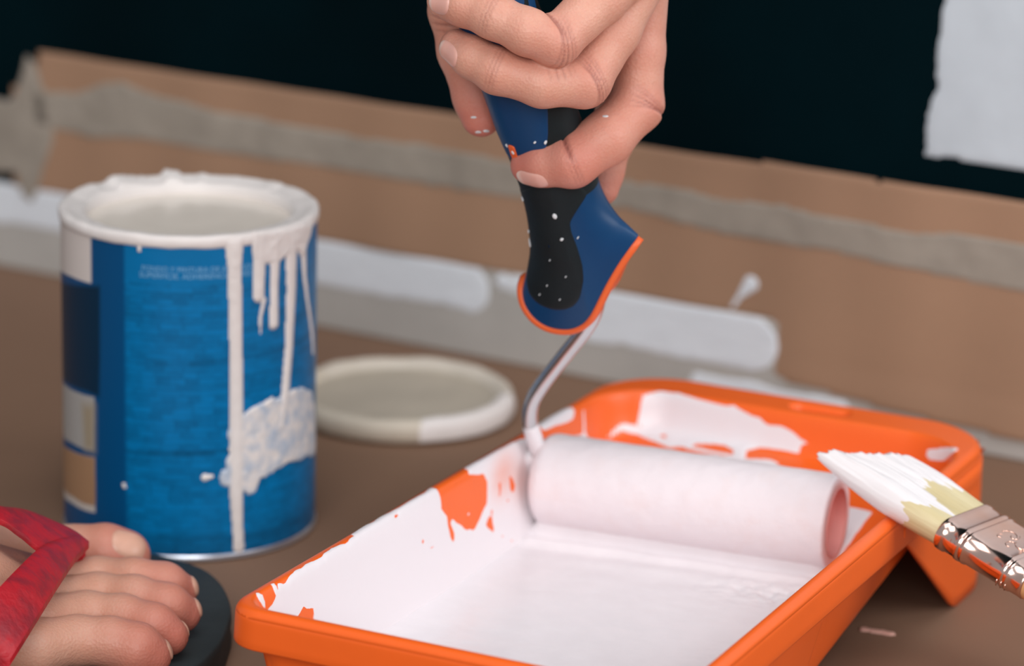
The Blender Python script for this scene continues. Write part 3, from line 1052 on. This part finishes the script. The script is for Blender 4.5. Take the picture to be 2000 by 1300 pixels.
# ------------------------------------------------------------------ paint brush
bd = Vector((.709, -.660, -.245)).normalized()
bw = Vector((.66, .709, 0)).normalized()
bn = bd.cross(bw)
if bn.z < 0:
    bn = -bn
bmat = Matrix((bd, bw, bn)).transposed()
if bmat.determinant() < 0:
    bw = -bw
    bmat = Matrix((bd, bw, bn)).transposed()
ws = 1 if bw.y > 0 else -1
brush = empty('paint_brush', (0.1742,1.2342,0.062), bmat, label='copper banded flat paint brush lying across the rim of the orange tray', category='paint brush')


def stadium(x, hw, ht, m=72):
    """flat-faced oval section, m points spaced evenly round it"""
    q = max(hw-ht, 0)
    per = 4*q+2*np.pi*ht
    d = np.linspace(0, per, m, endpoint=False)-np.pi*ht/2
    out_ = []
    for k in d:
        if k <= np.pi*ht/2:
            a = k/ht
            out_.append((q+ht*math.cos(a), ht*math.sin(a)))
        elif k <= np.pi*ht/2+2*q:
            out_.append((q-(k-np.pi*ht/2), ht))
        elif k <= np.pi*ht*1.5+2*q:
            a = np.pi/2+(k-np.pi*ht/2-2*q)/ht
            out_.append((-q+ht*math.cos(a), ht*math.sin(a)))
        else:
            out_.append((-q+(k-np.pi*ht*1.5-2*q), -ht))
    out_ = np.array(out_)
    return np.c_[np.full(m, x), out_]


M_copper = Nt('polished_copper')
M_copper.color(M_copper.mix(M_copper.ramp(M_copper.noise(40, 3), .3, .7), c4((240, 188, 164)), c4((248, 214, 200))))
M_copper.set(Metallic=1.0, Roughness=.17)
prof = [(0, 0), (.4, .45), (1.2, .5), (2.0, .5), (3.2, .45), (3.8, 0), (9, 0), (9.5, .5), (10.3, .6), (11, .5), (11.4, .05), (12, .05), (12.4, .45), (13, .5), (13.6, .4), (14, 0),
        (31, 0), (31.5, .45), (32.2, .55), (32.8, .4), (33.2, .05), (33.8, .4), (34.4, .5), (35, .3), (35.4, 0), (40, 0), (41.2, .1), (41.8, -.4)]
V, F = loft([stadium(x, 17.3+d, 6.3+d, 140) for x, d in prof], True)
mk('ferrule', V/1000, F, M_copper.m, brush, label='copper ferrule with ridged bands')
for x, y, r0, a0, a1 in ((20, 0, 5, 20, 160), (22, 3, 2.2, 200, 420), (24.5, -3.5, 2.4, 30, 300), (18.5, -2, 1.5, 100, 330), (27.5, 1, 4, 200, 330)):
    e = np.radians(np.linspace(a0, a1, 22))
    V, F = tube(np.c_[x+r0*.7*np.cos(e), y+r0*np.sin(e), np.full(22, 6.3)], .22, 8)
    mk('embossed_mark', V/1000, F, M_copper.m, brush)
for x, hgt in ((31.0, 3), (33, 3), (35, 3)):
    V, F = tube(np.array([[x, -ws*16.8, -4.6], [x, -ws*17.3, -1.8]]), .28, 8)
    mk('embossed_mark', V/1000, F, M_copper.m, brush)
M_wood = plain('beech_wood', (214, 168, 116), .45, .4, .16, 30, .05, stretch=(.12, 1, 1))
V, F = loft([stadium(x, a, b, 72) for x, a, b in ((41, 16.4, 5.6), (41.3, 16.8, 6.0), (46, 16.6, 6.6), (55, 14.5, 7.4), (70, 10.5, 7.6), (90, 9, 7.2), (120, 9.6, 7.2), (150, 8.5, 6.4), (168, 6.5, 5), (174, 3.5, 3), (175.5, 1, 1))], True)
mk('wooden_handle', V/1000, F, M_wood, brush)
t = Nt('bristles_with_paint')
pa = t.attr('paint').outputs['Fac']
hair = t.noise(220, 4, stretch=(.08, 1, 1))
wob_ = t.n('ShaderNodeMath', operation='MULTIPLY_ADD')
t.l(hair, wob_.inputs[0])
wob_.inputs[1].default_value = 6
wob_.inputs[2].default_value = -3
sm = t.n('ShaderNodeMath', operation='ADD')
t.l(pa, sm.inputs[0])
t.l(wob_.outputs[0], sm.inputs[1])
msk = t.ramp(sm.outputs[0], -.25, .25)
bris = t.mix(t.ramp(hair, .3, .7), c4((206, 188, 140)), c4((226, 212, 170)))
t.color(t.mix(msk, bris, c4((238, 233, 233))))
t.set(Roughness=.5)
t.bump(hair, .5, .0012)
mA, nX = 220, 70
a_ = np.linspace(0, 2*np.pi, mA, endpoint=False)
rings, patt = [], []
yn0 = stadium(0, 16.6, 5.7, mA)
frac = np.linspace(0, 1, nX)
side = -ws*yn0[:, 1]/16.6            # +1 on the near edge
Lr = 49+11*side+1.4*(vnoise(yn0[:, 1]/1.1, yn0[:, 2]/1.5, 0, 4, 2)-.5)*2.4
for q in frac:
    x = 2-(Lr+2)*q
    spread = 1+.07*math.sin(q*2.2)
    thick = 1.0+.12*math.sin(q*3)-.45*max(0, q-.5)**1.3/.41
    yy, zz = yn0[:, 1]*spread, yn0[:, 2]*max(thick, .12)
    clump = (vnoise(yn0[:, 1]/1.6, yn0[:, 2]/2+5, q*2, 8, 3)-.5)*1.5*q
    zz = zz*(1+clump*.35)+1.0*q*q*0+clump*.5
    yy = yy+(vnoise(yn0[:, 1]/2, q*3, yn0[:, 2]/4, 9, 2)-.5)*1.2*q
    rings.append(np.c_[x, yy, zz+3.0*q*q])
    lim = -15-6*np.sin(yn0[:, 1]*.33*ws+.6)+5*side-13*(vnoise(yn0[:, 1]/2.1, yn0[:, 2]/6, 0, 31, 2)-.5)
    patt.append(lim-x+14*(vnoise(yn0[:, 1]/2.2, x/10, yn0[:, 2]/4, 6, 2)-.5))
V, F = loft(rings, False)
n0 = len(V)
V = np.vstack([V, V[-mA:].mean(0)])
F = [list(q) for q in F]+[[n0-mA+j, n0-mA+(j+1) % mA, n0] for j in range(mA)]
mk('bristles', V/1000, F, t.m, brush, attrs={'paint': np.r_[np.concatenate(patt), 10]}, label='pale bristles soaked in white paint')

# ------------------------------------------------------------------ person: right hand on the handle, right foot
def skin(name, base, red, pale):
    t = Nt(name)
    n1 = t.noise(55, 5)
    c = t.mix(t.ramp(n1, .3, .7), c4(base), c4(pale))
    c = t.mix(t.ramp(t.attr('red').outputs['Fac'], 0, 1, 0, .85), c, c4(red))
    c = t.mix(t.ramp(t.attr('fold').outputs['Fac'], 0, .6, 0, .55), c, c4(tuple(q*.62 for q in red)))  # folds darkened: the shade inside creases is painted into the skin colour
    fine = t.noise(1100, 3)
    c = t.mix(t.ramp(fine, .4, .7, 0, .12), c, c4(red))
    t.color(c)
    t.set(Roughness=.46)
    t.b.inputs['Specular IOR Level'].default_value = .42
    t.b.inputs['Subsurface Weight'].default_value = .22
    t.b.inputs['Subsurface Radius'].default_value = (1.0, .35, .2)
    t.b.inputs['Subsurface Scale'].default_value = .0035
    wv = t.n('ShaderNodeTexVoronoi', Scale=900.0)
    t.l(t.coord(), wv.inputs['Vector'])
    ad = t.n('ShaderNodeMath', operation='ADD')
    t.l(wv.outputs['Distance'], ad.inputs[0])
    t.l(t.noise(300, 4), ad.inputs[1])
    t.bump(ad.outputs[0], .22, .0006)
    return t.m


M_skin = skin('hand_skin', (212, 150, 128), (200, 102, 92), (222, 168, 146))
M_foot = skin('foot_skin', (200, 148, 124), (196, 104, 90), (204, 158, 136))
t = Nt('nail')
tp = t.attr('tip').outputs['Fac']
t.color(t.mix(t.ramp(tp, .5, .9), c4((228, 174, 160)), c4((240, 222, 210))))
t.set(Roughness=.28)
t.b.inputs['Specular IOR Level'].default_value = .5
t.b.inputs['Subsurface Weight'].default_value = .15
t.b.inputs['Subsurface Scale'].default_value = .002
M_nail = t.m
M_toenail = plain('toenail_horn', (206, 158, 136), .35, .5, .1, 90)

person = empty('person', (-.55, 1.25, 0), label="person in red thong sandal whose bare hand grips the roller handle", category='person')
HAND_O = (0.013,1.2441,0.2254)
HAND_R = Matrix([[0.99969,-0.02474,-0],[0.00695,0.28095,-0.9597],[0.02374,0.9594,0.28104]])
# joints (mm in the hand's own frame: right, up, outward) with radii
little = [(-40,33.4,6,6.9),(-33.3,31.5,10,7.6),(-21.9,26.9,15,8.2),(-9.6,20.9,18,8.5),(0.8,17.5,14,8.9),(18,34.7,6,9.5),(39.3,55.8,-4,11)]
ring = [(-35.7,17,-2,6.8),(-29.6,12.8,2,7.8),(-20.6,7.6,6,8.5),(-3.9,2.8,6,8.7),(11.9,3.9,-1,9.5),(23.1,23.6,-8,9.6),(35.2,49,-12,11)]
middle = [(-8.6,-25.8,-27,7.3),(-3.2,-25.3,-24,8.6),(7.6,-24.8,-20,9.7),(20.5,-15.9,-23,10.1),(32.6,-2.9,-31,9.9),(33.5,17.6,-28,9.4),(33.8,44.7,-26,11)]
index = [(20,-33.3,-62,6.6),(20.8,-26.7,-62,7.4),(23.9,-13.8,-60,8.4),(27.5,5.8,-54,9.2),(30.2,27,-46,9.8),(29.9,49.9,-38,11)]
thumb = [(-27.1,-6.6,-40,7.8),(-29,0.8,-39,8.6),(-34.5,18.1,-34,9),(-37.5,33.4,-30,9.4),(-33.8,54.4,-26,12),(-17.2,82,-28,18)]
palm = [((10.2,71,-34), (29.7,60.7,-30), 18, 16), ((-3.5,76.4,-30), (19.5,64.9,-16), 19, 16), ((10.2,73,-34), (6.2,119.4,-30), 22, 24)]
arm = [((6.2,119.4,-30), (-15.3,174.1,-30), 25, 31), ((-15.3,174.1,-30), (-74.3,294.2,-40), 31, 40)]


def hand_sdf(P):
    pl = None
    for a, b, ra_, rb_ in palm+arm[:1]:
        e = cone(P, a, b, ra_, rb_)
        pl = e if pl is None else smin(pl, e, 14)
    d = None
    for ch in (little, ring, middle, index, thumb):
        e = smin(chain(P, ch, 3.0), pl, 7)
        d = e if d is None else smin(d, e, 1.3)
    return np.maximum(d, np.maximum(P[:, 1]-167, np.abs(P[:, 0])-59.5))


def crease(P, c, t, up_, w_, a_, rad):
    """a skin fold round a joint: depth a_ across a plane through c with normal t, on the side up_"""
    t = np.asarray(t, np.float32)/np.linalg.norm(t)
    up_ = np.asarray(up_, np.float32)/np.linalg.norm(up_)
    D = P-np.asarray(c, np.float32)
    s_ = D@t
    near = np.linalg.norm(D, axis=1)
    side_ = np.clip(D@up_/6., 0, 1)
    return a_*np.exp(-(s_/w_)**2)*side_*np.clip((rad-near)/3., 0, 1)


def v3(a, b):
    return np.array(b[:3])-np.array(a[:3])


def hand_folds(P):
    d = hand_sdf(P)
    up_c = (0, .1, 1)
    for ch, j, sides in ((little, 4, (0, -.5, .9)), (ring, 4, (.6, -.3, .8)), (middle, 4, (.9, -.1, .4))):
        t_ = v3(ch[j-1], ch[j])/np.linalg.norm(v3(ch[j-1], ch[j]))+v3(ch[j], ch[j+1])/np.linalg.norm(v3(ch[j], ch[j+1]))
        t_ /= np.linalg.norm(t_)
        for k, a_ in ((-3.2, .3), (-1.2, .5), (.9, .55), (3.0, .4), (4.6, .25)):
            d = d+crease(P, np.array(ch[j][:3])+t_*k, t_+np.array([.1*k, .05*k, 0]), sides, .45, a_, 15)
    for ch, j in ((little, 2), (ring, 2), (middle, 2)):
        t_ = v3(ch[j-1], ch[j+1])/np.linalg.norm(v3(ch[j-1], ch[j+1]))
        for k, a_ in ((-1.5, .22), (0, .35), (1.4, .25)):
            d = d+crease(P, np.array(ch[j][:3])+t_*k, t_, (0, .2, 1), .4, a_, 14)
    # palm-side folds seen on the upper edge of the bent fingers
    for ch, j, sd_ in ((middle, 2, (-.1, 1, .2)), (little, 4, (-.7, .7, .2))):
        t_ = v3(ch[j-1], ch[j+1])
        d = d+crease(P, ch[j][:3], t_, sd_, .7, .9, 16)
    t_ = v3(thumb[1], thumb[3])/np.linalg.norm(v3(thumb[1], thumb[3]))
    for k, a_ in ((-6, .35), (-3, .5), (0, .55), (3, .5), (7, .5), (11, .4)):
        d = d+crease(P, np.array(thumb[3][:3])+t_*k, t_+np.array([.2, .1*math.sin(k), .1]), (.2, 0, 1), .45, a_, 15)
    return d


def hand_fingers(P):
    d = None
    for ch in (little, ring, middle, index, thumb):
        e = chain(P, ch, 3.0)
        d = e if d is None else np.minimum(d, e)
    return d


def redness(V, spots):
    r = np.zeros(len(V))
    for p_, s_, a in spots:
        r = np.maximum(r, a*np.exp(-((V-np.array(p_[:3]))**2).sum(1)/s_**2))
    return r


V, F = surface_nets(hand_folds, (-62, -50, -78), (60, 170, 38), .75)
red = redness(V, [(middle[0], 15, .9), (middle[2], 15, .7), (middle[3], 13, .5), (middle[4], 12, .6), (thumb[0], 17, .8), (thumb[1], 16, .7), (thumb[2], 14, .35), (little[4], 11, .4), (ring[4], 11, .45), (ring[0], 8, .4), (middle[5], 16, .3), (index[0], 14, .6), (little[0], 8, .2)])  # red tips and knuckles; shade on middle finger and thumb also painted as red
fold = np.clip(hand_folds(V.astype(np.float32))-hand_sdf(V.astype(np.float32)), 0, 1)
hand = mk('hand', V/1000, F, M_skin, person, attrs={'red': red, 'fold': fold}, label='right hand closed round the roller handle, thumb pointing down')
hm_ = HAND_R.to_4x4()
hm_.translation = Vector(HAND_O)-Vector((-.55, 1.25, 0))
hand.matrix_local = hm_
MATW[hand.name] = hm_.copy()
sm_ = hand.modifiers.new('soft', 'SMOOTH')
sm_.factor = .5
sm_.iterations = 1
nail('fingernail', hand_fingers, (-39.7,31.1,10), np.array(little[0][:3])-np.array(little[1][:3]), (-.62, .25, .74), 11, 8.5, M_nail, hand)
nail('fingernail', hand_fingers, (-37.8,14.3,2), np.array(ring[0][:3])-np.array(ring[2][:3]), (-.62, -.15, .77), 12.5, 8.6, M_nail, hand)
nail('fingernail', hand_fingers, (-7.5,-30.5,-22), np.array(middle[0][:3])-np.array(middle[2][:3]), (-.15, -.78, .6), 14, 9, M_nail, hand)
for q in [(-29.9,-7.3,-30),(-28.2,-12.8,-32),(-25.1,-12.4,-32),(20,-7.9,-20)]:
    n_ = np.array([0, 0, 1], np.float32)
    c_ = onto(hand_fingers, [np.array(q)+n_*6], n_)[0]
    e = np.linspace(0, 2*np.pi, 12, endpoint=False)
    L_ = [np.c_[c_[0]+k*1.3*np.cos(e), c_[1]+k*.5*np.sin(e), np.full(12, 0.)] for k in (.1, .6, 1)]
    P_ = []
    for k, q_ in enumerate(L_):
        q_[:, 2] = c_[2]+2
        P_.append(onto(hand_fingers, q_, n_)+n_*(.3, .25, -.1)[k])
    mk('paint_speck', np.concatenate(P_)/1000, gridfaces(3, 12, True), M_speck, hand)

# the foot, world millimetres
toes = [[(-151.8,1272.9,27,10.5),(-159.4,1272.5,28,11.5),(-170.7,1272.9,28,10.6),(-185.6,1263.6,31,12),(-207.3,1235.9,38,16)],
        [(-127.2,1240.8,25,7.6),(-132.2,1236,29,8.6),(-143.7,1236,31,8.2),(-158.6,1240.9,29,8.4),(-176.7,1228.6,31,10),(-202.8,1208.3,40,16)],
        [(-123.8,1219.3,24,7.6),(-129.1,1215.6,28,8.8),(-141.8,1219.3,30,8.4),(-156.5,1224.4,28.5,8.6),(-174,1208.9,31,10),(-200.7,1194.7,39,16)],
        [(-126.1,1196.3,23.5,7.4),(-131.9,1196.5,27,8.8),(-144,1201.1,29,8.4),(-157.8,1203.6,28.5,8.8),(-175,1188.5,31,10.4),(-199.6,1176.1,38,15)],
        [(-130.7,1177.6,23,7.6),(-135.9,1176.9,26,9.4),(-146.1,1178.3,28,9),(-158.4,1178.5,28,9.2),(-173.7,1166.3,30,10.4),(-199,1160.6,35,15)]]
instep = [(-187.5,1208.5,31,15),(-211.6,1191.3,40,22),(-243.3,1151.8,58,29),(-282.2,1138.1,66,33),(-323.7,1197.3,45,27)]
shin = [instep[3], (instep[3][0]-18, instep[3][1]+5, instep[3][2]+70, 32), (instep[3][0]-40, instep[3][1]+10, 300., 42)]


def foot_sdf(P):
    body = smin(chain(P, instep, 10), chain(P, shin, 10), 14)
    d = None
    for ch in toes:
        e = chain(P, ch, 3)
        e = smin(e, body, 7)
        d = e if d is None else smin(d, e, .7)
    d = np.maximum(d, np.maximum(P[:, 2]-232, tv_lo-P[:, 0]))
    return smax(d, 15.3-P[:, 2], 2.0)


tv = np.array([q[:3] for ch in toes for q in ch])
tv_lo = tv[:, 0].min()-187
V, F = surface_nets(foot_sdf, (tv[:, 0].min()-190, tv[:, 1].min()-50, 10), (tv[:, 0].max()+16, tv[:, 1].max()+45, 236), 1.2)
red = redness(V, [(ch[0], 18, 1.0) for ch in toes]+[(ch[1], 14, .7) for ch in toes[1:]]+[(ch[2], 9, .35) for ch in toes[1:]]+[(toes[4][1], 14, .7), (toes[1][1], 10, .4), (toes[2][1], 10, .4)])
foot = mk('foot', V/1000, F, M_foot, person, world=True, attrs={'red': red}, label='bare right foot with five toes')
sm_ = foot.modifiers.new('soft', 'SMOOTH')
sm_.factor = .5
sm_.iterations = 3


def toenail(c, along, n, L_, W_):
    o = nail('toenail', foot_sdf, c, along, n, L_, W_, M_toenail, None, .5)
    im = full(person).inverted()
    o.data.transform(im)
    o.parent = foot


def dirv(i):
    return np.array(toes[i][0][:3])-np.array(toes[i][1][:3])


toenail((-147.8,1265.9,38), dirv(0), (.35, -.3, .9), 15, 12)
toenail((-120.1,1242.1,27), (.3, 0, -.95), (.97, -.2, .12), 8, 9)
toenail((-117,1221.6,26), (.3, 0, -.95), (.97, -.2, .12), 8, 9)
toenail((-120.1,1201.4,25), (.3, 0, -.95), (.97, -.2, .12), 8, 9)
toenail((-123.7,1180.2,25), (.3, 0, -.95), (.97, -.2, .12), 8, 9)

# ------------------------------------------------------------------ flip flop
sole_far = np.array([(-357.3,1324.8,15),(-276.4,1343.5,15),(-210.9,1335.5,15),(-166.2,1318.8,15),(-143.5,1309.4,15),(-124.7,1296.2,15),(-114.3,1279.8,15)])[:, :2]
sole_near = np.array([(-107.5,1253.3,15),(-106.9,1233.9,15),(-109,1209.6,15),(-117.2,1185.7,15),(-137.9,1164.3,15),(-182.7,1149.2,15),(-241.6,1165,15),(-324.6,1195.1,15)])[:, :2]
out = catmull(np.vstack([sole_far, sole_near, sole_far[:1]]), 160)[:-1]
flip = empty('flip_flop', tuple(out.mean(0)/1000)+(0,), label='black soled flip flop with broad red strap worn on the foot', category='sandal')
M_sole = plain('black_rubber_sole', (40, 48, 50), .6, .35, .15, 50, .3)
M_strap = Nt('red_rubber_strap')
n1 = M_strap.noise(130, 4)
M_strap.color(M_strap.mix(M_strap.ramp(n1, .42, .62), c4((176, 22, 36)), c4((142, 26, 40))))
M_strap.set(Roughness=.5)
M_strap.bump(M_strap.noise(170, 3), .7, .0015)
rings = []
for ins, z in ((1.5, 0), (.2, .8), (0, 3), (.6, 7), (.1, 11), (.3, 14), (1.2, 15)):
    c_ = out.mean(0)
    d_ = out-c_
    rings.append(np.c_[c_+d_*(1-ins/np.linalg.norm(d_, axis=1))[:, None], np.full(len(out), z)])
V, F = loft(rings, True)
mk('sole', V/1000, F, M_sole, flip, world=True)


def ribbon(name, A, B, th=2.4):
    A, B = catmull(A, 50), catmull(B, 50)
    rings = []
    for a, b in zip(A, B):
        q = np.linspace(0, 1, 9)[:, None]
        n_ = np.array([0, 0, 1.])
        top_ = a+(b-a)*q+n_*(1.8*np.sin(np.pi*q)+th)
        bot = (a+(b-a)*q+n_*(1.8*np.sin(np.pi*q)))[::-1]
        rings.append(np.vstack([top_, bot]))
    V, F = loft(rings, True)
    o = mk(name, V/1000, F, M_strap.m, flip, world=True, label='red embossed strap')
    b_ = o.modifiers.new('edge', 'BEVEL')
    b_.width = .0006
    b_.segments = 2
    b_.limit_method = 'ANGLE'
    return o


ribbon('strap', [(-161.2,1238.2,43),(-166.8,1238.9,47),(-174.5,1236,52),(-184.4,1230.7,58),(-194.5,1220.4,63),(-212.4,1200.9,72)], [(-163.7,1220.8,43),(-168.5,1210.2,48),(-175.2,1200.6,54),(-182.8,1200.9,60),(-191.6,1201.1,65),(-209,1181.1,74)])
ribbon('strap', [(-169,1228.4,48),(-171.6,1213.7,52),(-174.4,1192.4,56),(-177.9,1167.1,58),(-181.6,1146.8,58),(-189.7,1127.8,52),(-197.8,1120.6,42)], [(-160.9,1235.6,43.5),(-162.2,1224.2,44.5),(-163.5,1210.4,46),(-165.2,1177.3,48.5),(-168,1153.8,47),(-175,1126.2,39),(-186.3,1136.9,20)])
V, F = tube(np.array([(-164.7,1228.2,44),(-169.2,1265.2,30),(-174.3,1304.7,15)]), 3.2, 12)
mk('toe_post', V/1000, F, M_strap.m, flip, world=True)

# ------------------------------------------------------------------ paint flake on the floor
fc = (149.8,1278.8,0)
o = relief('paint_flake', lambda s, z, h: np.c_[s, z, h+.35]/1000, lambda X, Y: sdcap(X-fc[0], Y-fc[1], (-5.5, 2.5), (5, -1.5), 1.6, 1.9)+wobble(X, Y, .9, 3, 4), (fc[0]-10, fc[0]+10, fc[1]-8, fc[1]+8), .4, .6, .8,
           plain('pinkish_paint_flake', (226, 176, 160), .5), None, label='small pale paint flake on the brown floor beside the tray', category='paint flake')
